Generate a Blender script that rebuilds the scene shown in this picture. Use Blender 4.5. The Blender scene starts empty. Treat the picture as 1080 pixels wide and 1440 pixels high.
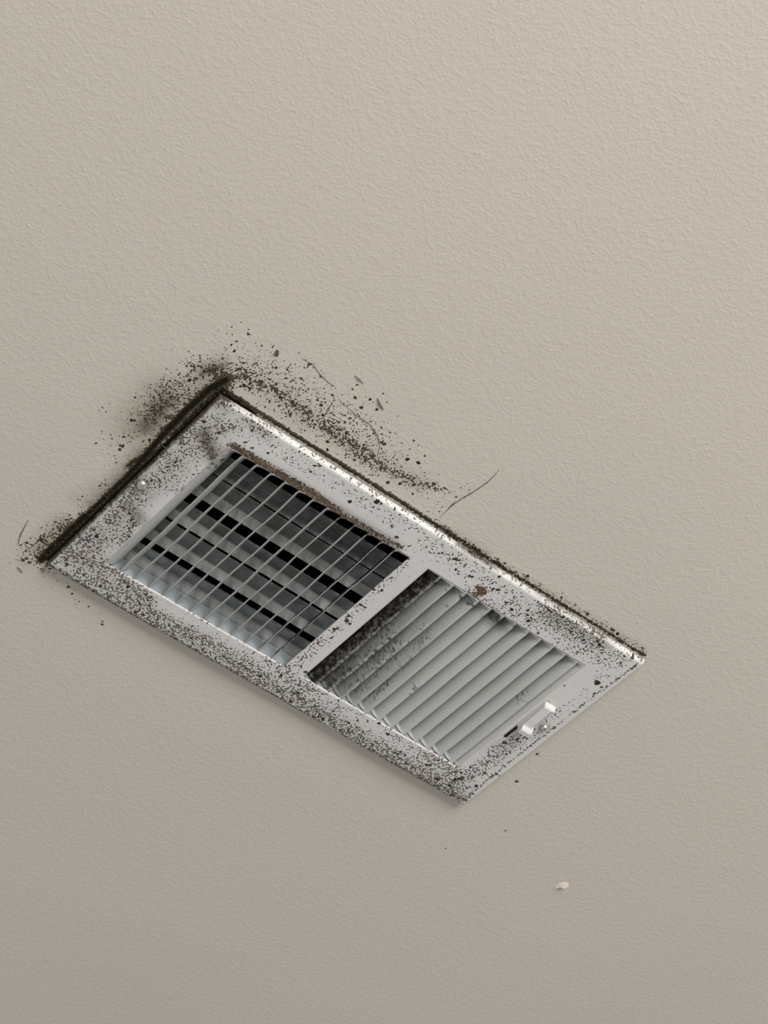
import bpy, math, random
import numpy as np
from mathutils import Matrix, Vector

C = bpy.context.scene.collection
S = bpy.context.scene
MM = 0.001
CEIL = 2.44                       # ceiling height (m)
# register-frame coordinates: x along the long side, y along the short side (mm), z up from the ceiling (mm)

# ---------------------------------------------------------------- camera
cam_d = bpy.data.cameras.new('camera')
cam = bpy.data.objects.new('camera', cam_d); C.objects.link(cam)
ROT = [[0.76597, -0.477481, -0.430467], [-0.642869, -0.572066, -0.509372], [-0.00304, 0.666898, -0.745143]]
LOC = [-0.58281, -0.83976, -1.24473]
cam.matrix_world = Matrix.Translation((LOC[0], LOC[1], LOC[2] + CEIL)) @ Matrix(ROT).to_4x4()
cam_d.sensor_fit = 'VERTICAL'; cam_d.sensor_height = 24.0
cam_d.lens = 3800 / 1440 * 24.0
cam_d.clip_start = 0.05
S.camera = cam

# ---------------------------------------------------------------- light
w = bpy.data.worlds.new('room_light'); S.world = w; w.use_nodes = True
bg = w.node_tree.nodes['Background']
bg.inputs[0].default_value = (1.0, 0.98, 0.95, 1); bg.inputs[1].default_value = 0.385

def area(name, loc, target, sx, sy, power, col):
    l = bpy.data.lights.new(name, 'AREA'); l.shape = 'RECTANGLE'; l.size = sx; l.size_y = sy
    l.energy = power; l.color = col
    o = bpy.data.objects.new(name, l); C.objects.link(o)
    o.location = loc
    o.rotation_euler = (Vector(target) - Vector(loc)).to_track_quat('-Z', 'Y').to_euler()
    return o
area('window_daylight', (-0.15, -2.6, CEIL - 0.88), (0.15, 0.1, CEIL - 0.2), 1.6, 1.0, 101, (1.0, 0.975, 0.93))

S.view_settings.view_transform = 'Standard'; S.view_settings.look = 'None'
S.view_settings.gamma = 1.0; S.view_settings.use_curve_mapping = False
S.view_settings.exposure = 0.0

# ---------------------------------------------------------------- measured dirt maps (mm)
# each stroke: polyline, half width, strength
CEIL_MOULD = [[[[-2.4, -11.4], [-6.2, 1.6], [-6.9, 24.4], [-6.3, 46.3]], 3.87, 1.0], [[[-6.3, 46.3], [-4.4, 68.2], [-2.9, 84.8]], 3.01, 1.0], [[[-2.9, 84.8], [-2.9, 110.5], [-3.3, 132.3]], 2.15, 1.0], [[[-3.3, 132.3], [-3.5, 151.0], [-3.6, 169.9], [-3.1, 179.8]], 3.87, 1.0], [[[-12.8, -9.8], [-1.1, -6.9]], 5.16, 0.75], [[[-19.6, -8.3], [-27.7, -3.0]], 2.58, 0.45], [[[-1.3, -3.1], [46.8, -2.4], [85.5, -2.4], [125.0, -2.3], [171.8, -1.5]], 1.46, 1.0], [[[171.8, -1.5], [193.1, -0.6], [219.8, -0.7], [255.8, -1.0], [298.5, -1.4], [346.0, -1.8]], 1.29, 0.9], [[[166.4, -2.4], [189.9, -1.0], [205.6, 0.1]], 2.58, 0.62], [[[-2.2, -16.6], [11.5, -20.9]], 7.74, 0.46], [[[11.5, -20.9], [30.9, -22.3]], 7.31, 0.42], [[[30.9, -22.3], [49.6, -19.3], [66.5, -18.8]], 6.02, 0.44], [[[66.5, -18.8], [85.5, -19.3], [101.7, -16.6]], 6.45, 0.46], [[[101.7, -16.6], [118.9, -17.6], [133.1, -19.7]], 4.73, 0.43], [[[1.0, -26.2], [33.6, -32.4], [78.9, -30.6], [106.5, -24.4]], 11.18, 0.27], [[[-18.0, 35.8], [-18.2, 14.5]], 13.76, 0.38], [[[-7.0, 142.2], [-8.4, 174.6]], 8.6, 0.36], [[[139.5, -19.0], [153.5, -26.1]], 3.44, 0.28], [[[-18.7, 27.8], [-19.6, 40.7]], 11.18, 0.4], [[[-19.8, 12.3], [-16.7, -0.9]], 6.02, 0.34], [[[-3.9, 31.2], [-4.4, 43.2]], 6.45, 0.52], [[[-11.0, 147.9], [-10.1, 168.3]], 5.59, 0.4], [[[-11.8, 177.5], [1.4, 184.7]], 6.02, 0.28], [[[-4.3, 75.6], [-5.9, 84.4]], 3.44, 0.4]]
CEIL_HAZE = [[[[-3.1, -9.5], [-6.2, 1.6], [-6.9, 24.4], [-6.3, 46.3]], 3.44, 1.0], [[[-6.3, 46.3], [-4.4, 68.2], [-2.9, 84.8]], 2.79, 1.0], [[[-2.9, 84.8], [-2.9, 110.5], [-3.3, 132.3]], 2.36, 0.95], [[[-3.3, 132.3], [-3.5, 151.0], [-3.6, 169.9], [-3.1, 179.8]], 3.44, 1.0], [[[-1.3, -3.1], [47.1, -1.9], [85.8, -1.9], [125.3, -1.9], [171.8, -1.5]], 1.07, 0.8], [[[-19.7, 26.4], [-17.9, 50.2]], 18.06, 0.65], [[[-12.8, -9.8], [-10.0, 14.7], [-8.1, 41.9]], 8.6, 0.52], [[[-7.8, 67.3], [-5.2, 92.7], [-4.8, 122.7]], 7.31, 0.624], [[[-7.6, 82.0], [-7.0, 74.1]], 3.87, 0.75], [[[-9.0, 109.5]], 7.74, 0.364], [[[-16.7, -4.4], [-11.9, -15.4]], 6.88, 0.65], [[[-9.1, 102.0], [-15.7, 122.6]], 6.88, 0.208], [[[-8.6, 147.5], [-6.6, 173.2]], 8.6, 0.546], [[[-8.2, 186.4]], 6.88, 0.208], [[[2.7, -17.1], [27.3, -20.0], [52.4, -15.8]], 11.18, 0.208], [[[73.3, -17.2], [112.0, -17.8], [138.0, -20.7]], 6.88, 0.26], [[[173.0, -0.2], [207.3, -1.4]], 4.3, 0.455], [[[218.2, -2.5], [341.6, -5.7]], 2.58, 0.26], [[[-3.7, -6.1]], 6.88, 0.75], [[[-26.1, 64.2]], 11.18, 0.13]]
CEIL_SPECKS = [[[[-10.4, -27.1], [10.6, -34.2]], 12.04, 0.35], [[[-24.8, -4.7], [-13.6, -17.6]], 7.74, 0.45], [[[2.7, -17.1], [32.3, -20.5]], 8.6, 0.9], [[[32.3, -20.5], [73.3, -17.2]], 7.31, 0.9], [[[73.3, -17.2], [113.8, -15.6]], 7.31, 1.0], [[[113.8, -15.6], [143.2, -21.3]], 5.16, 0.9], [[[143.2, -21.3], [162.6, -32.2]], 5.16, 0.35], [[[26.9, -40.8], [58.3, -42.3], [88.7, -38.9]], 11.18, 0.22], [[[71.8, -39.2], [109.8, -27.1]], 9.46, 0.22], [[[105.8, -38.5], [130.5, -29.5]], 6.88, 0.18], [[[-19.7, 33.6], [-16.5, 13.1]], 12.9, 0.5], [[[-22.9, 47.0]], 12.9, 0.3], [[[-5.7, 106.7], [-7.0, 142.2]], 6.02, 0.35], [[[-8.5, 162.9], [-10.0, 183.9]], 7.74, 0.5], [[[2.2, 185.7], [32.0, 189.0]], 5.16, 0.22], [[[37.5, 196.6], [62.6, 200.3]], 3.44, 0.08], [[[171.8, -1.5], [218.2, -2.5], [276.8, -4.8], [343.3, -4.6]], 2.15, 0.7], [[[155.6, -20.3], [158.4, -3.5]], 3.87, 0.3], [[[130.9, 176.9], [252.9, 179.7]], 3.01, 0.03], [[[358.6, 155.6], [357.2, 110.8]], 2.58, 0.03], [[[-19.3, 80.7], [-24.4, 62.9]], 8.6, 0.2]]
FRAME_MOULD = [[[[22.1, 166.9], [95.7, 168.0], [183.7, 169.0], [259.0, 172.2], [333.5, 167.5]], 11.18, 0.446], [[[10.9, 20.7], [8.7, 89.0], [13.4, 162.3]], 12.9, 0.351], [[[330.3, 167.4], [333.8, 127.9], [332.3, 97.7]], 8.6, 0.399], [[[254.1, 17.7], [331.4, 7.4]], 9.46, 0.361], [[[170.3, 27.4], [178.5, 147.6]], 3.44, 0.294], [[[23.9, 9.8], [165.1, 4.4]], 7.74, 0.228], [[[169.0, 8.9], [242.3, 11.3]], 8.6, 0.257], [[[1.3, -0.0]], 9.46, 0.589], [[[0.9, 18.2], [3.0, 45.5]], 3.87, 0.427], [[[10.9, 20.7], [20.7, 12.5]], 6.88, 0.418], [[[22.2, 4.0], [38.8, 4.6]], 3.87, 0.399], [[[15.1, 33.1], [24.6, 38.5]], 5.16, 0.475], [[[14.8, 54.0], [15.2, 76.0]], 11.18, 0.314], [[[25.4, 75.1], [-8.4, 66.0]], 5.16, 0.285], [[[-0.0, -1.8], [-0.5, 37.4], [0.1, 77.4], [-0.9, 127.5], [-1.7, 174.9]], 1.29, 0.712], [[[3.7, 93.2], [9.2, 119.0]], 8.6, 0.456], [[[19.3, 110.6], [23.1, 130.6]], 5.16, 0.437], [[[6.1, 137.1], [4.8, 165.6]], 10.32, 0.446], [[[6.4, 160.2], [30.6, 155.9]], 9.46, 0.456], [[[34.0, 153.0], [62.4, 161.4]], 6.02, 0.456], [[[58.7, 156.4], [87.6, 164.9]], 3.87, 0.437], [[[23.9, 169.4], [66.4, 174.3], [100.7, 174.7]], 4.73, 0.475], [[[98.7, 172.1], [144.6, 171.7]], 6.02, 0.418], [[[94.2, 151.2], [136.2, 153.4]], 6.02, 0.361], [[[136.2, 153.4], [171.4, 153.5]], 6.88, 0.399], [[[144.6, 171.7], [199.2, 173.4]], 5.16, 0.503], [[[175.5, 158.7], [203.7, 156.7]], 8.6, 0.399], [[[199.2, 173.4], [249.6, 175.6]], 6.02, 0.475], [[[207.9, 161.8], [241.6, 151.2]], 5.16, 0.323], [[[249.6, 175.6], [298.9, 175.2]], 6.88, 0.494], [[[251.0, 147.8], [294.9, 155.8]], 8.6, 0.399], [[[298.9, 175.2], [342.0, 173.5]], 6.02, 0.494], [[[294.9, 155.8], [329.3, 159.0]], 8.6, 0.437], [[[329.3, 159.0], [331.5, 125.3]], 6.88, 0.437], [[[327.8, 128.3], [332.3, 97.7]], 6.02, 0.342], [[[-1.3, 176.1], [74.4, 177.5], [148.6, 176.8], [252.6, 179.3], [344.1, 174.5]], 1.5, 0.57], [[[344.1, 174.5], [343.1, 138.3], [343.2, 88.6], [343.6, 33.9], [345.4, -1.8]], 0.95, 0.589], [[[334.0, 78.6], [336.0, 46.2]], 6.02, 0.257], [[[335.5, 25.2]], 7.74, 0.285], [[[29.0, 25.9], [46.5, 24.6], [68.2, 24.3]], 3.01, 0.807], [[[68.2, 24.3], [89.5, 23.1], [114.0, 25.5]], 2.79, 0.779], [[[114.0, 25.5], [135.7, 24.2], [161.0, 23.4]], 1.94, 0.712], [[[43.9, 7.6], [147.7, 11.1]], 6.02, 0.228], [[[57.5, 10.9], [79.7, 11.0]], 4.3, 0.304], [[[98.4, 6.6], [133.4, 7.7]], 6.88, 0.266], [[[170.9, 11.2], [231.3, 12.5]], 9.46, 0.266], [[[217.5, 24.0], [236.1, 24.7]], 5.16, 0.361], [[[182.6, -2.4], [225.9, -7.1]], 3.44, 0.314], [[[246.5, 16.0], [268.8, 13.7]], 10.32, 0.332], [[[265.4, 10.0], [306.2, 7.3]], 8.6, 0.399], [[[292.2, 19.1], [330.1, 12.7]], 9.46, 0.314], [[[260.3, 4.4], [283.6, 3.0], [313.3, 1.5]], 3.01, 0.475], [[[242.3, 31.7], [259.1, 30.1]], 3.87, 0.38], [[[172.5, 33.5], [174.2, 84.5], [172.8, 118.7]], 3.87, 0.266], [[[172.8, 118.7], [174.7, 146.6]], 4.3, 0.361], [[[155.5, -6.9], [182.6, -2.4]], 2.58, 0.285], [[[329.6, 108.9], [326.9, 120.1]], 3.44, 0.38]]
FRAME_HAZE = [[[[16.9, 167.3], [96.8, 169.6], [185.8, 171.6], [261.2, 174.8], [333.6, 171.2]], 10.32, 0.24], [[[10.9, 20.7], [8.7, 89.0], [13.4, 162.3]], 13.76, 0.324], [[[-1.0, 175.9], [75.2, 178.5], [149.4, 177.8], [253.5, 180.4], [344.1, 174.5]], 2.58, 0.6], [[[-0.7, -1.2], [-0.5, 37.4], [0.1, 77.4], [-0.9, 127.5], [-2.4, 173.9]], 2.15, 0.7], [[[1.3, -0.0]], 12.9, 0.54], [[[9.4, 29.2], [24.6, 38.5]], 7.31, 0.8], [[[13.2, 55.4]], 6.02, 0.36], [[[21.0, 109.2], [8.9, 103.9]], 6.02, 0.66], [[[36.6, 115.5]], 4.3, 0.48], [[[14.9, 61.3], [13.7, 84.8]], 12.04, 0.288], [[[12.4, 108.7]], 11.18, 0.36], [[[8.0, 154.9], [30.6, 155.9]], 11.18, 0.336], [[[95.2, 175.0], [197.1, 170.8], [322.9, 173.6]], 6.02, 0.288], [[[1.1, 28.8]], 10.32, 0.3], [[[28.7, 26.2], [67.5, 23.4], [112.5, 23.6], [158.5, 23.9]], 3.44, 0.6], [[[22.2, 4.0], [38.8, 4.6]], 5.16, 0.36], [[[240.2, 29.4]], 6.02, 0.36], [[[270.2, 8.5], [315.5, 3.8]], 6.02, 0.42], [[[332.6, 170.1]], 9.46, 0.36], [[[5.2, 84.3]], 5.16, 0.9], [[[337.3, 86.4]], 3.44, 0.7], [[[326.9, 120.1]], 6.88, 0.18], [[[62.4, 161.4], [42.9, 157.6]], 4.3, 0.36]]  # mould smudges, plus shade painted as dark dabs round both screws
FRAME_CLEAN = [[[[75.6, 160.2], [114.3, 155.0], [158.2, 151.8]], 3.44, 0.65], [[[202.5, 151.6], [240.7, 150.2], [291.3, 151.6]], 3.44, 0.5], [[[64.1, 5.4], [140.1, 2.1]], 4.3, 0.4], [[[25.6, 84.0], [27.2, 97.8]], 5.59, 1.0], [[[322.6, 31.7], [329.8, 60.1]], 6.45, 0.9]]
LOUVER_MOULD = [[[[187.9, 32.2], [187.9, 72.7], [187.2, 114.7], [188.8, 147.2]], 3.87, 0.741], [[[197.8, 32.0], [197.2, 73.1], [198.4, 113.8], [197.2, 148.8]], 3.44, 0.515], [[[207.1, 81.4], [209.6, 112.8], [206.4, 145.4]], 4.73, 0.468], [[[215.4, 91.1], [221.4, 141.6]], 5.16, 0.351], [[[219.1, 67.2], [220.9, 111.9]], 4.3, 0.312], [[[227.4, 76.9], [234.9, 143.3]], 3.87, 0.281], [[[243.0, 32.4], [249.9, 33.3]], 5.16, 0.468], [[[218.0, 31.3], [229.4, 34.0]], 3.87, 0.39], [[[256.9, 27.4], [266.4, 27.8]], 3.44, 0.312], [[[192.6, 36.3], [212.5, 31.8]], 2.58, 0.312], [[[249.3, 109.6], [250.4, 121.7]], 3.44, 0.281], [[[311.4, 70.8], [310.5, 80.3]], 3.44, 0.312], [[[217.2, 44.2]], 3.44, 0.234]]
LOUVER_HAZE = [[[[186.2, 34.4], [185.9, 70.3], [185.2, 112.2], [185.9, 149.6]], 5.59, 1.0], [[[197.9, 34.3], [197.5, 77.0], [198.4, 113.8], [197.2, 148.8]], 3.87, 0.713], [[[210.6, 78.4], [213.1, 109.9], [212.1, 145.0]], 6.02, 0.552], [[[244.3, 33.8], [255.0, 35.6]], 5.16, 0.69], [[[223.2, 72.1], [232.1, 132.6]], 6.02, 0.299]]
SLAT_MOULD = [[[[29.5, 45.1], [32.6, 35.1]], 6.02, 0.3], [[[111.5, 29.4], [150.4, 28.0], [161.1, 26.9]], 5.16, 0.45], [[[150.9, 35.4], [152.2, 58.0], [159.5, 116.9], [159.0, 138.2]], 3.01, 0.5], [[[165.0, 31.5], [165.0, 87.7], [168.4, 138.8]], 3.44, 0.55], [[[49.6, 35.8], [39.4, 36.8]], 3.44, 0.3]]
BIG_SPOTS = [[336.4, 33.0, 2.47], [332.7, -0.5, 1.9], [152.8, 18.5, 1.52], [144.7, 13.7, 0.95], [124.4, 3.8, 2.09], [127.5, 3.4, 1.14], [79.4, 3.8, 1.14], [77.7, 3.0, 0.76], [78.0, 10.9, 1.14], [192.9, 9.4, 1.71], [195.7, 8.6, 1.14], [199.2, 16.0, 1.14], [211.1, 14.0, 1.14], [230.9, 12.0, 1.52], [228.4, 13.3, 1.14], [242.4, 16.9, 1.33], [175.2, 94.3, 1.9], [178.2, 95.1, 1.33], [173.7, 105.4, 1.52], [169.9, 65.2, 1.14], [170.8, 62.1, 1.14], [175.0, 59.4, 1.33], [173.3, 77.8, 1.14], [176.3, 77.8, 0.95], [171.7, 80.0, 0.95], [174.7, 103.0, 1.14], [327.9, 160.2, 1.9], [326.1, 162.6, 1.52], [329.2, 158.2, 1.52], [321.0, 156.8, 1.14], [324.4, 154.8, 1.14], [337.4, 144.9, 1.52], [341.4, 158.2, 1.52], [334.0, 154.2, 1.14], [264.1, 20.1, 1.52], [260.4, 16.6, 1.14], [257.8, 13.0, 1.14], [184.1, 147.2, 1.52], [251.5, 153.5, 1.52], [238.9, 160.5, 1.14], [244.4, 156.8, 1.14], [217.2, 154.1, 0.95], [39.2, 18.9, 1.14], [33.1, 18.1, 1.14], [48.9, 15.9, 1.14], [70.7, -0.1, 0.76], [62.7, 2.9, 0.76], [66.7, 2.5, 0.76], [124.5, 25.9, 1.14], [130.8, 23.7, 0.76], [163.6, 19.6, 0.95], [165.6, 11.7, 0.76], [115.4, -0.1, 0.95], [119.4, 1.9, 0.76], [136.9, 1.7, 0.95], [141.4, 0.2, 0.95], [144.5, -0.8, 0.95], [115.2, 7.7, 0.76], [118.2, 6.6, 0.76], [172.9, 13.4, 0.76], [201.6, 9.2, 0.76], [209.3, 14.7, 1.14], [215.6, 1.5, 0.76], [208.1, -0.2, 0.76], [221.7, -3.6, 0.76], [227.4, -2.0, 0.76], [276.3, 24.0, 1.14], [267.9, 4.6, 1.33], [301.7, 163.7, 1.14], [304.9, 174.8, 1.14], [280.3, 168.0, 1.33], [192.9, 165.6, 1.14], [50.0, 159.7, 1.52], [108.1, 169.3, 1.14], [341.3, 34.1, 1.14], [341.8, 41.5, 1.14], [325.1, 77.2, 0.76], [338.4, 1.5, 1.52]]
STRANDS = [[[[165.7, -7.3], [164.9, -18.9], [166.0, -29.7], [167.9, -38.1], [169.0, -47.4], [168.8, -54.8], [167.7, -60.6]], 0.24], [[[-21.7, 178.7], [-25.2, 170.6], [-26.9, 164.3], [-28.6, 157.2]], 0.28], [[[-11.3, 194.5], [-8.8, 194.9], [-5.7, 196.2]], 0.35], [[[57.3, -40.7], [72.9, -37.9], [84.0, -37.8], [93.4, -34.0], [100.1, -27.9], [104.2, -21.0]], 0.18], [[[21.1, -50.7], [28.9, -51.6], [36.9, -48.5], [44.8, -46.7], [49.5, -47.0]], 0.16], [[[59.9, -23.5], [57.6, -31.0], [55.7, -38.7]], 0.22], [[[74.9, -56.1], [78.7, -53.6], [83.1, -51.5]], 0.4], [[[53.4, -60.8], [57.0, -60.4], [61.4, -59.1]], 0.3], [[[164.7, -16.5], [164.5, -24.7]], 0.2], [[[-13.5, 178.9], [-14.2, 171.7], [-13.3, 165.4]], 0.2]]
FRAME_STRANDS = [[[[-1.2, 54.5], [1.6, 54.3], [4.9, 54.5]], 0.4], [[[1.9, 41.6], [3.7, 41.5], [6.2, 42.0]], 0.35]]

def field(strokes, X, Y, gain=1.0, hard=2.0):
    """strongest stroke at each point, soft edged"""
    out = np.zeros_like(X)
    for pts, wd, st in strokes:
        best = np.full_like(X, 1e9)
        segs = list(zip(pts[:-1], pts[1:])) if len(pts) > 1 else [(pts[0], pts[0])]
        for (ax, ay), (bx, by) in segs:
            dx, dy = bx - ax, by - ay; L = dx*dx + dy*dy
            t = np.clip(((X-ax)*dx + (Y-ay)*dy) / L, 0, 1) if L > 1e-9 else 0.0
            best = np.minimum(best, np.hypot(X-ax-t*dx, Y-ay-t*dy))
        out = np.maximum(out, st * np.exp(-(best / wd) ** hard * 0.9))
    return out * gain

# ---------------------------------------------------------------- materials
class NT:
    def __init__(s, name):
        s.m = bpy.data.materials.new(name); s.m.use_nodes = True
        s.t = s.m.node_tree; s.b = s.t.nodes['Principled BSDF']
    def n(s, typ, **kw):
        x = s.t.nodes.new(typ)
        for k, v in kw.items(): setattr(x, k, v)
        return x
    def l(s, a, b): s.t.links.new(a, b)
    def val(s, sock, v):
        if hasattr(v, 'is_output'): s.l(v, sock)
        else: sock.default_value = v
    def math(s, op, a, b=0.0, c=0.0, clamp=False):
        x = s.n('ShaderNodeMath', operation=op, use_clamp=clamp)
        for i, v in enumerate((a, b, c)): s.val(x.inputs[i], v)
        return x.outputs[0]
    def mix(s, f, a, b):
        x = s.n('ShaderNodeMix', data_type='RGBA')
        s.val(x.inputs[0], f)
        for i, v in ((6, a), (7, b)):
            if hasattr(v, 'is_output'): s.l(v, x.inputs[i])
            else: x.inputs[i].default_value = (*v, 1)
        return x.outputs[2]
    def noise(s, co, scale, detail=2.0, rough=0.5, dist=0.0):
        x = s.n('ShaderNodeTexNoise'); s.l(co, x.inputs['Vector'])
        x.inputs['Scale'].default_value = scale; x.inputs['Detail'].default_value = detail
        x.inputs['Roughness'].default_value = rough; x.inputs['Distortion'].default_value = dist
        return x.outputs['Fac']
    def voronoi(s, co, scale, feature='F1', out='Distance', rnd=1.0):
        x = s.n('ShaderNodeTexVoronoi', feature=feature); s.l(co, x.inputs['Vector'])
        x.inputs['Scale'].default_value = scale; x.inputs['Randomness'].default_value = rnd
        return x.outputs[out]
    def ramp(s, v, lo, hi):
        x = s.n('ShaderNodeMapRange', interpolation_type='SMOOTHSTEP')
        s.val(x.inputs[0], v); s.val(x.inputs[1], lo); s.val(x.inputs[2], hi)
        return x.outputs[0]
    def attr(s, name):
        return s.n('ShaderNodeAttribute', attribute_name=name).outputs['Fac']
    def pos(s):
        return s.n('ShaderNodeNewGeometry').outputs['Position']
    def bump(s, h, dist, strength=1.0, normal=None):
        x = s.n('ShaderNodeBump'); x.inputs['Strength'].default_value = strength
        x.inputs['Distance'].default_value = dist; s.l(h, x.inputs['Height'])
        if normal is not None: s.l(normal, x.inputs['Normal'])
        return x.outputs[0]

def speckle(k, co, dens, s1=900.0, s2=330.0, edge=0.05):
    """0..1 mask: mould colonies where noise passes a density-driven threshold"""
    a = k.noise(co, s1, 0.6, 0.5, 0.15); b = k.noise(co, s2, 2.0, 0.55, 0.3)
    n = k.math('ADD', k.math('MULTIPLY', a, 0.72), k.math('MULTIPLY', b, 0.28))
    th = k.math('SUBTRACT', 0.70, k.math('MULTIPLY', dens, 0.47))
    d = k.math('SUBTRACT', n, th)
    return k.math('MULTIPLY', k.ramp(d, -edge*0.4, edge*0.6), k.ramp(dens, 0.03, 0.14))

def mat_ceiling():
    k = NT('painted_orange_peel_ceiling'); p = k.pos()
    dens = k.attr('mould'); hz = k.attr('haze')
    sp = speckle(k, p, dens, 760, 260, 0.07)
    big = k.noise(p, 2.2, 2.0)
    base = k.mix(k.ramp(big, 0.35, 0.65), (0.568, 0.524, 0.470), (0.592, 0.545, 0.484))
    hn = k.math('MULTIPLY', hz, k.math('ADD', k.math('ADD', 0.30, k.ramp(hz, 0.5, 0.95)), k.math('MULTIPLY', k.noise(p, 260, 4, 0.7), 1.3)), clamp=True)
    hc = k.mix(k.ramp(hz, 0.45, 0.9), (0.160, 0.135, 0.090), (0.012, 0.010, 0.008))
    c1 = k.mix(hn, base, hc)
    dark = k.mix(k.noise(p, 300, 1), (0.026, 0.020, 0.014), (0.085, 0.064, 0.042))
    c2 = k.mix(k.math('MULTIPLY', sp, 0.93), c1, dark)
    c3 = k.mix(k.ramp(hz, 0.55, 0.95), c2, (0.014, 0.012, 0.009))
    k.l(c3, k.b.inputs['Base Color'])
    k.b.inputs['Roughness'].default_value = 0.62
    k.l(k.math('MULTIPLY', k.math('SUBTRACT', 1.0, k.math('MAXIMUM', sp, hn), 0, True), 0.35), k.b.inputs['Specular IOR Level'])
    # orange peel: raised soft blobs of several sizes
    v = k.ramp(k.noise(p, 560, 1.5, 0.5, 0.0), 0.30, 0.80)
    v2 = k.ramp(k.noise(p, 250, 1.0, 0.5), 0.42, 0.78)
    fine = k.noise(p, 760, 1.0)
    h = k.math('ADD', k.math('MULTIPLY', v, 0.62), k.math('ADD', k.math('MULTIPLY', v2, 0.55), k.math('MULTIPLY', fine, 0.22)))
    k.l(k.bump(h, 0.00027, 0.46), k.b.inputs['Normal'])
    return k.m

def mat_enamel(name, base, s1=900, s2=330, edge=0.11, hcol=(0.125, 0.098, 0.070), dk=((0.045, 0.034, 0.028), (0.115, 0.080, 0.060)), rough=0.42):
    k = NT(name); p = k.pos()
    dens = k.attr('mould'); hz = k.attr('haze')
    sp = speckle(k, p, dens, s1, s2, edge)
    tone = k.noise(p, 14, 2)
    b = k.mix(k.ramp(tone, 0.3, 0.7), base, tuple(x*0.95 for x in base))
    hn = k.math('MULTIPLY', hz, k.math('ADD', 0.25, k.math('MULTIPLY', k.noise(p, 260, 4, 0.7), 1.4)), clamp=True)
    hc = k.mix(k.ramp(hz, 0.55, 0.95), hcol, (0.020, 0.017, 0.013))
    c1 = k.mix(hn, b, hc)
    dark = k.mix(k.ramp(k.noise(p, 120, 1), 0.4, 0.6), *dk)
    c2 = k.mix(k.math('MULTIPLY', sp, 0.86), c1, dark)
    k.l(c2, k.b.inputs['Base Color'])
    r = k.math('ADD', rough, k.math('MULTIPLY', sp, 0.45))
    k.l(r, k.b.inputs['Roughness'])
    k.l(k.math('MULTIPLY', k.math('SUBTRACT', 1.0, k.math('MAXIMUM', sp, hn), 0, True), 0.45), k.b.inputs['Specular IOR Level'])
    h = k.math('ADD', k.math('MULTIPLY', sp, 0.9), k.math('MULTIPLY', k.noise(p, 420, 3), 0.35))
    k.l(k.bump(h, 0.00022, 0.6), k.b.inputs['Normal'])
    return k.m

def mat_simple(name, c, rough=0.5, metal=0.0, c2=None, scale=120, bump=0.0, spec=0.5):
    k = NT(name); p = k.pos()
    n = k.noise(p, scale, 3, 0.6)
    col = k.mix(k.ramp(n, 0.35, 0.65), c, c2 or tuple(x*0.8 for x in c))
    k.l(col, k.b.inputs['Base Color'])
    k.b.inputs['Roughness'].default_value = rough; k.b.inputs['Metallic'].default_value = metal
    k.b.inputs['Specular IOR Level'].default_value = spec
    if bump: k.l(k.bump(n, bump, 0.7), k.b.inputs['Normal'])
    return k.m

def mat_mould():
    k = NT('dried_mould'); p = k.pos()
    rnd = k.n('ShaderNodeNewGeometry').outputs['Random Per Island']
    c = k.mix(rnd, (0.022, 0.018, 0.013), (0.085, 0.064, 0.042))
    k.l(c, k.b.inputs['Base Color']); k.b.inputs['Roughness'].default_value = 0.9
    k.b.inputs['Specular IOR Level'].default_value = 0.15
    k.l(k.bump(k.noise(p, 1500, 2), 0.0002, 0.6), k.b.inputs['Normal'])
    return k.m

M_CEIL = mat_ceiling()
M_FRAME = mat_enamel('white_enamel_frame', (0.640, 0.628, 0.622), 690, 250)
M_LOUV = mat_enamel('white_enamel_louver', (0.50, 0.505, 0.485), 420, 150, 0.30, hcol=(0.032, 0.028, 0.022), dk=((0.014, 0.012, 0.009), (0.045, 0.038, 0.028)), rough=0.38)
M_GALV = mat_simple('galvanised_steel', (0.46, 0.50, 0.52), 0.36, 0.35, (0.36, 0.40, 0.42), 70, 0.0001)
M_BLADE = mat_simple('dusty_galvanised_blade', (0.42, 0.44, 0.44), 0.40, 0.75, (0.27, 0.285, 0.28), 60, 0.0001)
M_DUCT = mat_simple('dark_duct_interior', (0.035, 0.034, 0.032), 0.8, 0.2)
M_SCREW = mat_simple('zinc_screw', (0.72, 0.72, 0.70), 0.27, 0.85, (0.55, 0.55, 0.53), 400, 0.0001)
M_LEVER = mat_simple('clean_white_enamel', (0.62, 0.62, 0.61), 0.35, 0.0, (0.59, 0.59, 0.58), 60)
M_MOULD = mat_mould()
M_TUFT = mat_simple('brown_fuzzy_mould', (0.075, 0.048, 0.026), 0.95, 0.0, (0.16, 0.115, 0.070), 700, 0.0004, 0.1)
M_CRUST = mat_simple('blackish_mould_crust', (0.016, 0.014, 0.010), 0.95, 0.0, (0.050, 0.041, 0.027), 500, 0.0004, 0.1)
M_STRAND = mat_simple('grey_brown_dust_thread', (0.085, 0.070, 0.052), 0.9, 0.0, (0.15, 0.13, 0.10), 300)
M_FLAKE = mat_simple('pale_paint_flake', (0.86, 0.76, 0.70), 0.5, 0.0, (0.80, 0.70, 0.63), 300)

# ---------------------------------------------------------------- mesh helpers
LX, LY = 349.0, 179.5
ORG = (174.5, 89.8, 0.0)          # middle of the register on the ceiling (mm)
def W(x, y, z): return (x*MM, y*MM, CEIL + z*MM)

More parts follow.
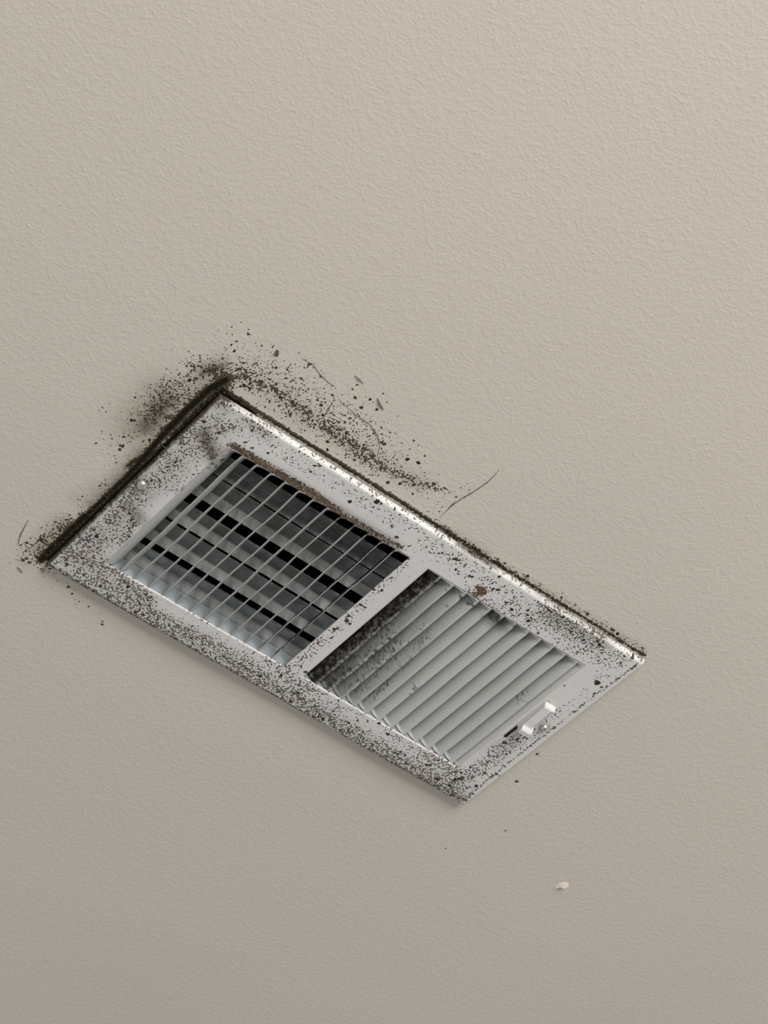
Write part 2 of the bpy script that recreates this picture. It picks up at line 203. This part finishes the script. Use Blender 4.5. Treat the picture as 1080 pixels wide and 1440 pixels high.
def link(name, verts, faces, mat, parent=None, smooth=False, attrs=None, origin=None):
    """verts in mm in register coordinates; one mesh object whose origin sits at `origin`"""
    v = np.asarray(verts, float)
    ox = origin if origin is not None else (ORG if parent is not None else tuple(v.mean(0)))
    me = bpy.data.meshes.new(name)
    me.from_pydata([tuple(a) for a in (v - np.array(ox)) * MM], [], faces)
    me.materials.append(mat)
    for an, arr in (attrs or {}).items():
        me.attributes.new(an, 'FLOAT', 'POINT').data.foreach_set('value', np.asarray(arr, np.float32))
    if smooth: me.polygons.foreach_set('use_smooth', [True]*len(me.polygons))
    me.update()
    o = bpy.data.objects.new(name, me); C.objects.link(o)
    if parent is not None:
        o.parent = parent
        o.location = tuple((np.array(ox) - np.array(ORG)) * MM)
    else:
        o.location = W(*ox)
    return o

def solid(o, t, offset=-1):
    m = o.modifiers.new('thickness', 'SOLIDIFY'); m.thickness = t*MM; m.offset = offset
    m.use_even_offset = False
    return o

def tag(o, label=None, cat=None, group=None, kind=None):
    for k, v in (('label', label), ('category', cat), ('group', group), ('kind', kind)):
        if v: o[k] = v
    return o

def grid_faces(nx, ny, keep=None, flip=False):
    f = []
    for j in range(ny-1):
        for i in range(nx-1):
            if keep is None or keep[j][i]:
                a = j*nx+i
                q = (a, a+nx, a+nx+1, a+1)       # faces down (-z) for x right, y along +y
                f.append(q[::-1] if flip else q)
    return f

def compact(V, F, attrs):
    used = np.zeros(len(V), bool)
    for f in F: used[list(f)] = True
    idx = np.cumsum(used) - 1
    return V[used], [tuple(int(idx[i]) for i in f) for f in F], {k: a[used] for k, a in attrs.items()}

def spaced(stops, steps):
    out = [stops[0]]
    for a, b, st in zip(stops[:-1], stops[1:], steps):
        n = max(1, int(round((b-a)/st)))
        out += [a + (b-a)*(i+1)/n for i in range(n)]
    return np.array(out)

def sstep(t): t = np.clip(t, 0, 1); return t*t*(3-2*t)

# ---------------------------------------------------------------- ceiling (structure)
DX0, DX1, DY0, DY1 = 14.0, 334.0, 14.0, 165.0        # cut-out in the plasterboard
xs = spaced([-2000, -300, -70, DX0, DX1, 400, 700, 2300], [200, 20, 1.3, 1.3, 1.3, 20, 200])
ys = spaced([-2300, -400, -85, DY0, DY1, 235, 600, 2500], [200, 20, 1.3, 1.3, 1.3, 20, 200])
X, Y = np.meshgrid(xs, ys)
keep = ~(((X[:-1, :-1]+X[1:, 1:])/2 > DX0) & ((X[:-1, :-1]+X[1:, 1:])/2 < DX1) &
         ((Y[:-1, :-1]+Y[1:, 1:])/2 > DY0) & ((Y[:-1, :-1]+Y[1:, 1:])/2 < DY1))
Z = np.zeros_like(X)
V = np.stack([X.ravel(), Y.ravel(), Z.ravel()], 1)
F = grid_faces(len(xs), len(ys), keep)
A = {'mould': field(CEIL_MOULD, X, Y).ravel(), 'haze': field(CEIL_HAZE, X, Y).ravel()}
# blackest right against the left rim and round the upper corner
inY = sstep((Y+7)/5)*sstep((LY+1-Y)/4)
wl = 2.0 + 2.8*np.exp(-((Y-18)/26)**2) + 1.6*np.exp(-((Y-160)/22)**2) + 0.5*np.sin(Y*0.5)*np.sin(Y*0.17)
edge = inY*np.exp(-(np.minimum(X, 0)/wl)**2)*(X < 3)
inX = sstep((X+7)/5)*sstep((46-X)/30)
edge = np.maximum(edge, inX*np.exp(-(np.minimum(Y, 0)/2.6)**2)*(Y < 3))
A['haze'] = np.maximum(A['haze'], edge.ravel())
V, F, A = compact(V, F, A)
ceiling = link('ceiling', V, F, M_CEIL, attrs=A, origin=(174.5, 89.8, 0))
ceiling['kind'] = 'structure'
solid(ceiling, 12)

# ---------------------------------------------------------------- duct above the ceiling
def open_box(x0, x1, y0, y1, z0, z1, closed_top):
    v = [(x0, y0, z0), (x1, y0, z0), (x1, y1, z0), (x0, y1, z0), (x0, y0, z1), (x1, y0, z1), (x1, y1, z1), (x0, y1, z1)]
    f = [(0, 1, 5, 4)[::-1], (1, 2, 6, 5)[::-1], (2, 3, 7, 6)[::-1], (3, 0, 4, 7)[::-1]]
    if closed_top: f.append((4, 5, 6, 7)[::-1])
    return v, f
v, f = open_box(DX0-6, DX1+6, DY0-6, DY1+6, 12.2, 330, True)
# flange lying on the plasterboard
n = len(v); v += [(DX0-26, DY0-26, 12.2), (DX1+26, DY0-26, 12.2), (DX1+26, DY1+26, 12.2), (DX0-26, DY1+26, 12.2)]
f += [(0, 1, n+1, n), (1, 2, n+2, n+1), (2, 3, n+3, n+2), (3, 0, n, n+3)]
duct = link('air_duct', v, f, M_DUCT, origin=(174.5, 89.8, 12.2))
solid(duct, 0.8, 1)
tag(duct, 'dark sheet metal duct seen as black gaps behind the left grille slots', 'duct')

# ---------------------------------------------------------------- the register
reg = bpy.data.objects.new('ceiling_vent', None); C.objects.link(reg)
reg.location = W(*ORG); reg.empty_display_size = 0.05
tag(reg, 'white two-way metal ceiling vent spotted with dark mould, screwed to the beige ceiling', 'air vent')

LX, LY = 349.0, 179.5
OX0, OX1 = 27.2, 170.2           # left opening
PX0, PX1 = 185.6, 325.0          # right opening
OY0, OY1 = 27.0, 152.2
FZ = -5.0
SLOT = (322.9, 325.6, 67.0, 110.5)
rngW = random.Random(4)

def face_z(X, Y):
    d = np.minimum(np.minimum(X, LX-X), np.minimum(Y, LY-Y))
    rim = np.clip(d/1.5, 0, 1)**1.1
    bow = 0.35*np.sin(X*0.035+1.0)*np.exp(-np.minimum(Y, LY-Y)/30)      # a slightly dented sheet
    inner = 0.0
    return -1.8 + (FZ+1.8)*rim + bow*0.6

fx = spaced([0, 2.0, OX0, OX1, PX0, SLOT[0], PX1, SLOT[1], LX-2.0, LX], [0.5, 1.3, 1.3, 1.2, 1.3, 1.0, 0.6, 1.3, 0.5])
fx = np.unique(np.round(np.concatenate([fx, [PX1]]), 3))
fy = spaced([0, 2.0, OY0, SLOT[2], SLOT[3], OY1, LY-2.0, LY], [0.6, 1.3, 1.4, 1.4, 1.4, 1.3, 0.6])
# the right opening ends short of the lever slot; the strip between them is frame
PX1 = 319.6
fx = np.unique(np.round(np.concatenate([fx, [PX1]]), 3))
X, Y = np.meshgrid(fx, fy)
cx = (X[:-1, :-1]+X[1:, 1:])/2; cy = (Y[:-1, :-1]+Y[1:, 1:])/2
hole = (((cx > OX0) & (cx < OX1)) | ((cx > PX0) & (cx < PX1))) & (cy > OY0) & (cy < OY1)
hole |= (cx > SLOT[0]) & (cx < SLOT[1]) & (cy > SLOT[2]) & (cy < SLOT[3])
Zf = face_z(X, Y)
V = np.stack([X.ravel(), Y.ravel(), Zf.ravel()], 1)
F = grid_faces(len(fx), len(fy), ~hole)
cl = field(FRAME_CLEAN, X, Y)
A = {'mould': (field(FRAME_MOULD, X, Y)*(1-cl)).ravel(), 'haze': (field(FRAME_HAZE, X, Y)*(1-cl)).ravel()}
# the rims themselves: crusted brown on the left, patchy along the top, thin line on the right
nz = np.sin(X*0.9)*np.sin(X*0.23+1.3)*0.5+0.5
rim_h = 0.95*np.exp(-(X/1.5)**4)
rim_h = np.maximum(rim_h, 0.7*np.exp(-((LX-X)/0.9)**2))
rim_h = np.maximum(rim_h, (0.45+0.25*nz)*np.exp(-((LY-Y)/1.3)**2))
top = np.exp(-(Y/1.6)**4)
rim_h = np.maximum(rim_h, top*np.clip(1.1-X/22, 0, 0.95))
rim_h = np.maximum(rim_h, top*np.exp(-((X-203)/19)**4)*0.95)
rim_h = np.maximum(rim_h, top*np.clip((X-225)/40, 0, 1)*np.clip((318-X)/20, 0, 1)*(0.15+0.55*nz))
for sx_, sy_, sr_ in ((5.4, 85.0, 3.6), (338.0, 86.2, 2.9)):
    rim_h = np.maximum(rim_h, (0.95 if sx_ < 50 else 0.6)*np.exp(-((np.hypot(X-sx_, Y-sy_)-sr_-0.3)/1.0)**2))  # dark ring in the colour standing in for shadow round each screw head
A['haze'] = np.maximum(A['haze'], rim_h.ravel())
A['mould'] = np.maximum(A['mould'], (top*0.30).ravel())
V, F, A = compact(V, F, A)
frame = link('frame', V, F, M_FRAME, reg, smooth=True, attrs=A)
solid(frame, 0.7)

# louvres: stamped curved strips, flat where they join the frame, turned up between
PITCH = 11.0
def louver(name, u0, sign, a0=38.0, a1=68.0, seed=0, ends=(OY0, OY1), width=PITCH, lip=False, wob=0.25, lean=0.0):
    """u0: room-side edge; the strip runs towards sign*x and up into the duct"""
    rr = random.Random(seed)
    ph = [rr.uniform(0, 6.28) for _ in range(4)]
    q = np.linspace(0, 1, 11); n = len(q)
    arcx, arcz = [0.0], [0.0]
    for i in range(1, n):
        th = math.radians(a0 + (a1-a0)*((q[i]+q[i-1])/2)); d = width/(n-1)
        arcx.append(arcx[-1] + math.cos(th)*d); arcz.append(arcz[-1] + math.sin(th)*d)
    arcx, arcz = np.array(arcx), np.array(arcz)
    L = ends[1]-ends[0]
    ys_ = np.concatenate([np.linspace(0, 6, 9), np.linspace(6, L-6, 58)[1:], np.linspace(L-6, L, 9)[1:]])
    V = []
    for y in ys_:
        e = min(y, L-y)
        wv = float(sstep(e/4.4)) if y < L/2 else 1 - (0.30 if sign < 0 else 0.0)*(1-float(sstep(e/1.5)))
        wob_x = wob*(math.sin(y*0.055+ph[0]) + 0.6*math.sin(y*0.13+ph[1]))*sstep(e/14)
        wob_x = wob_x + lean*math.sin(math.pi*y/L)
        for i in range(n):
            x = u0 + sign*((1-wv)*q[i]*width + wv*arcx[i]) + (wob_x if not lip else wob_x*q[i])
            z = FZ + wv*arcz[i] + (0.0 if lip else -0.25*wv*(1-q[i]))
            V.append((x, ends[0]+y, z))
    ny = len(ys_)
    F = []
    for j in range(ny-1):
        for i in range(n-1):
            a = j*n+i; quad = (a, a+n, a+n+1, a+1)
            F.append(quad if sign > 0 else quad[::-1])
    V = np.array(V)
    return V, F

def put_louver(name, V, F, extra=0.0, ramp=0.0):
    Xv, Yv = V[:, 0], V[:, 1]
    if Xv.mean() > 178:
        m = field(LOUVER_MOULD, Xv, Yv); h = field(LOUVER_HAZE, Xv, Yv)
    else:
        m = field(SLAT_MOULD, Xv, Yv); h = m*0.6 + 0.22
    qq = np.tile(np.linspace(0, 1, 11), len(V)//11); yy = (Yv-OY0)/(OY1-OY0)
    h = np.maximum(h, extra*(1-ramp*(1-yy))*(0.35+0.65*sstep((qq-0.02)/0.22)))
    o = link(name, V, F, M_LOUV, reg, smooth=True, attrs={'mould': m, 'haze': h}, origin=tuple(V.mean(0)))
    solid(o, 0.55)
    return o

# left side: air thrown left; the camera looks along these, so they show as thin bars
LEFT_U = [38.2 + 11.0*k for k in range(12)]
tilt = [(36, 60), (46, 68), (48, 68), (47, 68), (49, 68), (48, 68), (45, 66), (50, 69), (48, 66), (48, 66), (54, 72), (56, 72)]
for k, u in enumerate(LEFT_U):
    V, F = louver('louver', u, +1, *tilt[k], seed=10+k, wob=0.32)
    put_louver('louver', V, F, {8: 0.25, 9: 0.35, 10: 0.8, 11: 0.85}.get(k, 0.0))
# right side: mirror image
RIGHT_U = [314.0 - 10.66*k for k in range(12)]
for k, u in enumerate(RIGHT_U):
    V, F = louver('louver', u, -1, 33, 74, seed=40+k, wob=0.12, width=10.6)
    lo = put_louver('louver', V, F, {11: 1.0, 10: 0.85, 9: 0.6, 8: 0.4, 7: 0.16}.get(k, 0.0), 0.0 if k == 11 else 0.75)
    if k == 11: lo['label'] = 'louver blackened all over with mould'
    elif k in (9, 10): lo['label'] = 'louver smudged with mould'
# rolled lips at the outer ends of both openings
V, F = louver('rolled_lip', OX0, +1, 8, 62, seed=3, lip=True, wob=0.1, width=11.0)
put_louver('rolled_lip', V, F)
V, F = louver('rolled_lip', PX1, -1, 22, 70, seed=5, lip=True, wob=0.1, width=6.0)
put_louver('rolled_lip', V, F)

# damper housing and its blades
hx0, hx1, hy0, hy1 = 19.0, 329.0, 19.5, 153.6
v, f = open_box(hx0, hx1, hy0, hy1, FZ+0.9, 24, False)
hous = link('damper_housing', v, f, M_GALV, reg)
solid(hous, 0.8, 1)
def blade(vt, wide_before, label=None):
    """vt: trailing edge; cross-section in y,z swept along x"""
    lead = -17.0 if wide_before else -20.4
    prof = [(0.4, 10.0), (0.0, 9.4), (-4.8, 14.2), (-5.4, 14.3), (lead+1.0, 9.3), (lead, 9.4)]
    if not (hy0+0.5 < vt+0.5 < hy1-0.3): pass
    xs_ = np.linspace(hx0+0.6, hx1-0.6, 40)
    V = [(x, min(max(vt+py, hy0+0.6), hy1-0.6), pz + 0.12*math.sin(x*0.05+vt)) for x in xs_ for py, pz in prof]
    n = len(prof); F = []
    for i in range(len(xs_)-1):
        for j in range(n-1):
            a = i*n+j
            F.append((a, a+1, a+n+1, a+n)[::-1])
    o = link('damper_blade', V, F, M_BLADE, reg, smooth=False, origin=tuple(np.array(V).mean(0)))
    solid(o, 0.6)
    return o
for vt, wide in ((36.0, False), (60.3, True), (82.0, False), (107.3, True), (130.0, False), (152.6, True)):
    blade(vt, wide)

# ---------------------------------------------------------------- screws
def lathe(profile, cx, cy, z0, nseg=28, cross=False):
    V, F = [], []
    for r, z in profile:
        for k in range(nseg):
            a = 2*math.pi*k/nseg
            V.append((cx+r*math.cos(a), cy+r*math.sin(a), z0+z))
    for j in range(len(profile)-1):
        for k in range(nseg):
            a = j*nseg+k; b = j*nseg+(k+1) % nseg
            F.append((a, b, b+nseg, a+nseg))
    V.append((cx, cy, z0+profile[-1][1])); c = len(V)-1; j = len(profile)-1
    for k in range(nseg): F.append((j*nseg+k, j*nseg+(k+1) % nseg, c))
    return V, F
def screw(cx, cy, r, rot):
    z0 = float(face_z(np.array([cx]), np.array([cy]))[0]) - 0.5
    # domed head with a cross recess: polar grid whose height dips inside the cross
    nr, nseg = 12, 64
    V, F = [], []
    for j in range(nr+1):
        rr = r*(1-j/nr)
        for k in range(nseg):
            a = 2*math.pi*k/nseg
            x, y = rr*math.cos(a), rr*math.sin(a)
            h = 2.4*(max(0.0, 1-(rr/r)**2.6))**0.5
            xa, ya = x*math.cos(rot)+y*math.sin(rot), -x*math.sin(rot)+y*math.cos(rot)
            lw = 0.13*r
            arm = (abs(xa) < lw and abs(ya) < 0.58*r) or (abs(ya) < lw and abs(xa) < 0.58*r)
            if arm: h -= 1.1*(1-0.7*rr/(0.58*r))+0.25
            V.append((cx+x, cy+y, z0-h))
    for j in range(nr):
        for k in range(nseg):
            a = j*nseg+k; b = j*nseg+(k+1) % nseg
            F.append((a, a+nseg, b+nseg, b))
    # rim skirt down to the sheet
    base = len(V)
    for k in range(nseg):
        a = 2*math.pi*k/nseg; V.append((cx+r*0.98*math.cos(a), cy+r*0.98*math.sin(a), z0+1.0))
    for k in range(nseg):
        F.append((base+k, k, (k+1) % nseg, base+(k+1) % nseg))
    return link('screw', V, F, M_SCREW, reg, smooth=False, origin=(cx, cy, z0))
screw(5.4, 85.0, 3.3, 0.3)
screw(338.0, 86.2, 2.7, 0.9)

# ---------------------------------------------------------------- damper lever: stepped tab riding in its slot
def lever():
    x0, x1 = 322.4, 331.2
    prof = [(66.5, -4.2), (67.3, -4.9), (68.6, -8.4), (69.6, -8.9), (80.0, -9.3), (88.8, -9.7), (89.8, -10.0), (91.6, -12.0), (92.6, -12.4), (95.6, -12.2)]
    V, F = [], []
    xs_ = [x0, x0+0.15, x0+0.7, x1-2.4, x1]
    for i, x in enumerate(xs_):
        for y, z in prof: V.append((x, y, -4.6 if i == 0 else (min(-5.4, z+2.6) if (i == 4 and 70 < y < 89) else z + (0.4 if i in (1, 4) else 0.0))))
    n = len(prof)
    for i in range(4):
        for j in range(n-1):
            a = i*n+j; F.append((a, a+1, a+n+1, a+n))
    o = link('damper_lever', V, F, M_LEVER, reg, smooth=False, origin=((x0+x1)/2, 81, -6.5))
    solid(o, 0.9)
    return o
tag(lever(), 'clean bright white stepped lever tab')

# ---------------------------------------------------------------- mould colonies as small raised crusts
def blobs(cands, zf, rng, height=0.16, name='mould_spots', parent=None, mat=None):
    V, F = [], []
    for (x, y, r) in cands:
        ns = 8 if r < 1.0 else 12
        st = rng.uniform(1.0, 2.1) if r < 1.2 else rng.uniform(1.0, 1.35); th = rng.uniform(0, math.pi)
        ct, s_ = math.cos(th), math.sin(th)
        b = len(V)
        ringm = []
        for k in range(ns):
            a = 2*math.pi*k/ns; rr = r*rng.uniform(0.62, 1.15)
            px, py = rr*math.cos(a)*math.sqrt(st), rr*math.sin(a)/math.sqrt(st)
            ringm.append((px*ct-py*s_, px*s_+py*ct))
        for px, py in ringm:
            V.append((x+px, y+py, zf(x+px, y+py)-0.01))
        for px, py in ringm:
            V.append((x+px*0.6, y+py*0.6, zf(x+px*0.6, y+py*0.6)-height*min(1.6, 0.4+r)*rng.uniform(0.6, 1.2)))
        V.append((x, y, zf(x, y)-height*min(1.6, 0.4+r)))
        c = len(V)-1
        for k in range(ns):
            k2 = (k+1) % ns
            F.append((b+k2, b+k, b+ns+k, b+ns+k2)); F.append((b+ns+k2, b+ns+k, c))
    return link(name, V, F, mat or M_MOULD, parent)

rng = random.Random(11); npr = np.random.RandomState(5)
# ceiling
N = 52000
cx_ = npr.uniform(-70, 400, N); cy_ = npr.uniform(-85, 235, N)
d = field(CEIL_SPECKS, cx_, cy_) * 2.0
outside = ~((cx_ > -0.8) & (cx_ < LX+0.8) & (cy_ > -0.8) & (cy_ < LY+0.8))
ok = (npr.uniform(0, 1, N) < d*0.5) & outside
cl_ = [(x, y, min(1.5, 0.25+rng.expovariate(4.0))) for x, y in zip(cx_[ok], cy_[ok])]
cl_ = [(x, y, r) for x, y, r in cl_ if not (-r*1.6 < x < LX+r*1.6 and -r*1.6 < y < LY+r*1.6)]
cl_ += [(390.8, 183.6, 0.9), (371.2, 224.1, 0.7), (330.5, 262.0, 0.35), (306.0, 226.0, 0.4)]
grow = blobs(cl_, lambda x, y: 0.0, rng, name='mould_growth')
tag(grow, 'dark brown mould specks spreading over the beige ceiling around the vent', 'mould', kind='stuff')

# frame
def fz1(x, y):
    return float(face_z(np.array([x]), np.array([y]))[0])
def on_sheet(x, y, m=0.0):
    if x < 0.8+m or x > LX-0.8-m or y < 0.8+m or y > LY-0.8-m: return False
    if OY0-m < y < OY1+m and (OX0-m < x < OX1+m or PX0-m < x < PX1+m): return False
    if SLOT[0]-m < x < SLOT[1]+m and SLOT[2]-m < y < SLOT[3]+m: return False
    if 321 < x < 333 and 65 < y < 97: return False
    if math.hypot(x-5.4, y-85) < 4.6+m or math.hypot(x-338, y-86.2) < 3.9+m: return False
    return True
N = 26000
fx_ = npr.uniform(0, LX, N); fy_ = npr.uniform(0, LY, N)
d = np.clip(field(FRAME_MOULD, fx_, fy_)*1.05-0.10, 0, 0.5) + 0.012
d *= 1-field(FRAME_CLEAN, fx_, fy_)
ok = npr.uniform(0, 1, N) < d*0.7
fl = []
for x, y in zip(fx_[ok], fy_[ok]):
    r = min(1.7, 0.20+rng.expovariate(3.9))
    if on_sheet(x, y, r*1.3): fl.append((x, y, r))
for x, y, r in BIG_SPOTS:
    if on_sheet(x, y, 0.2): fl.append((x, y, r))
sp = blobs(fl, fz1, rng, parent=reg, height=0.2)
sp['kind'] = 'stuff'

# fuzzy growth: tufts along the upper edge of the left opening, the top rim and beside it
def tufts(name, specs, parent, lab=None, kind='stuff', mat=M_TUFT, seed=1):
    rg = random.Random(seed); V, F = [], []
    for x, y, z, r in specs:
        # knobbly low dome
        nu, nv = 9, 4; b = len(V)
        for j in range(nv):
            ph = math.pi/2*j/nv
            for k in range(nu):
                a = 2*math.pi*k/nu; rr = r*math.cos(ph)*rg.uniform(0.7, 1.2)
                V.append((x+rr*math.cos(a), y+rr*math.sin(a), z - r*0.75*math.sin(ph)*rg.uniform(0.8, 1.2) + 0.05))
        V.append((x, y, z-r*0.8)); c = len(V)-1
        for j in range(nv-1):
            for k in range(nu):
                k2 = (k+1) % nu
                F.append((b+j*nu+k2, b+j*nu+k, b+(j+1)*nu+k, b+(j+1)*nu+k2))
        for k in range(nu): F.append((b+(nv-1)*nu+(k+1) % nu, b+(nv-1)*nu+k, c))
    o = link(name, V, F, mat, parent)
    if kind: o['kind'] = kind
    if lab: o['label'] = lab
    return o
rg = random.Random(21)
specs = []
for i in range(430):                       # along the opening edge
    t = rg.random()**1.15; x = 29+t*124; y = OY0 - abs(rg.gauss(0, 1.0+1.0*(1-t))) - 0.2
    r = rg.uniform(0.25, 0.75)
    if y > 14: specs.append((x, y, fz1(x, y), r))
tufts('mould_fringe', specs, reg, 'brown fuzzy mould fringe', seed=3)
specs = []
for i in range(46):                        # the brown tuft above the right slots
    a = rg.uniform(0, 6.28); q = rg.random()**0.6
    x = 223.2+4.6*q*math.cos(a); y = 19.3+4.0*q*math.sin(a)
    specs.append((x, y, fz1(x, y), rg.uniform(0.5, 1.15)))
for i in range(14):
    x = 223.5+rg.uniform(-3, 1); y = 23.5+rg.uniform(-1, 2.6)
    specs.append((x, y, fz1(x, y), rg.uniform(0.4, 0.9)))
tufts('mould_tuft', specs, reg, 'rusty brown mould tuft', kind=None, seed=5)
specs = []
for i in range(760):                       # crust in the joint along the top rim, on the ceiling
    x = rg.uniform(2, 348); y = -0.9 - abs(rg.gauss(0, 0.75)) - (0.8 if 180 < x < 222 else 0)*rg.random()
    specs.append((x, y, 0.0, rg.uniform(0.2, 0.62) * (1.35 if 175 < x < 225 or x < 20 else 1.0)))
for i in range(420):                       # along the left rim
    y = rg.uniform(-2, 180); x = -0.9 - abs(rg.gauss(0, 1.1))
    specs.append((x, y, 0.0, rg.uniform(0.25, 0.8)))
o = tufts('mould_crust', specs, None, seed=7, mat=M_CRUST)
tag(o, 'blackish mould crust packed in the joint along the upper and left vent rim', 'mould')

# ---------------------------------------------------------------- dust threads
def thread(name, pts, r, zf, parent=None, seed=0):
    rg = random.Random(seed)
    P = [Vector((x, y, 0)) for x, y in pts]
    Q = []
    for a, b in zip(P[:-1], P[1:]):
        for i in range(4): Q.append(a.lerp(b, i/4) + Vector((rg.uniform(-.12, .12), rg.uniform(-.12, .12), 0)))
    Q.append(P[-1])
    V, F = [], []; ns = 6
    for i, q in enumerate(Q):
        d = (Q[min(i+1, len(Q)-1)] - Q[max(i-1, 0)]).normalized(); nrm = Vector((-d.y, d.x, 0))
        rr = r*(0.45+0.75*math.sin(math.pi*min(1, max(0, i/(len(Q)-1)))))*rg.uniform(0.75, 1.25)
        zc = zf(q.x, q.y) - rr*0.9
        for k in range(ns):
            a = 2*math.pi*k/ns
            V.append((q.x+nrm.x*rr*math.cos(a), q.y+nrm.y*rr*math.cos(a), zc+rr*math.sin(a)))
    for i in range(len(Q)-1):
        for k in range(ns):
            a = i*ns+k; b = i*ns+(k+1) % ns
            F.append((a, b, b+ns, a+ns))
    F.append(tuple(range(ns))[::-1]); F.append(tuple(len(V)-ns+k for k in range(ns)))
    return link(name, V, F, M_STRAND, parent)
THREAD_LABELS = [
 'long curved dark thread on the ceiling reaching up right from the vent top rim',
 'upright dark thread on the ceiling left of the lowest left vent corner',
 'short dark dash of dirt on the ceiling just below left of the left vent corner',
 'longest faint curled thread arching through the mould specks above the vent',
 'faint curved thread high among the sparse specks above the left slots',
 'short slanting thread crossing the dense mould band above the vent',
 'short thick dark fibre at the upper right edge of the mould arc',
 'small straight fibre above the middle of the mould arc',
 'tiny faint fibre beside the foot of the long curved thread',
 'thin fibre running into the black mould beside the left vent corner',
]
for i, (pts, r) in enumerate(STRANDS):
    o = thread('dust_thread', pts, r, lambda x, y: 0.0, seed=60+i)
    tag(o, THREAD_LABELS[i], 'thread', 'dust threads on the ceiling')
FL = ['short dark fibre stuck on the left vent rail above the screw', 'shorter dark fibre on the left vent rail nearer its upper corner']
for i, (pts, r) in enumerate(FRAME_STRANDS):
    o = thread('dust_thread', pts, r, fz1, seed=80+i)
    tag(o, FL[i], 'thread', 'dust threads on the vent frame')

# ---------------------------------------------------------------- loose paint flake and a debris chip
def chip(name, outline, lift, mat, label, cat):
    """a thin curled chip: outline (mm), z given per point by lift"""
    V = [(x, y, -z) for (x, y), z in zip(outline, lift)]
    n = len(V); cx = sum(a[0] for a in V)/n; cy = sum(a[1] for a in V)/n; cz = sum(a[2] for a in V)/n
    V.append((cx, cy, cz-0.25))
    F = [((k+1) % n, k, n) for k in range(n)]
    o = link(name, V, F, mat); solid(o, 0.3)
    return tag(o, label, cat)
chip('paint_flake', [(458.0, 208.6), (456.2, 204.4), (455.8, 200.6), (457.4, 197.2), (460.2, 195.2), (462.6, 197.6), (461.8, 200.8), (459.2, 203.0)],
     [0.15, 0.4, 0.7, 1.3, 1.9, 2.6, 2.5, 1.5], M_FLAKE, 'pale pinkish curled paint flake hanging from the ceiling at lower right', 'paint flake')
chip('debris_chip', [(5.6, -46.6), (7.2, -46.8), (9.4, -43.6), (8.6, -42.2), (6.4, -43.4)],
     [0.3, 0.8, 0.5, 0.3, 0.9], M_STRAND, 'small dark wedge of debris on the ceiling above the top vent corner', 'debris')
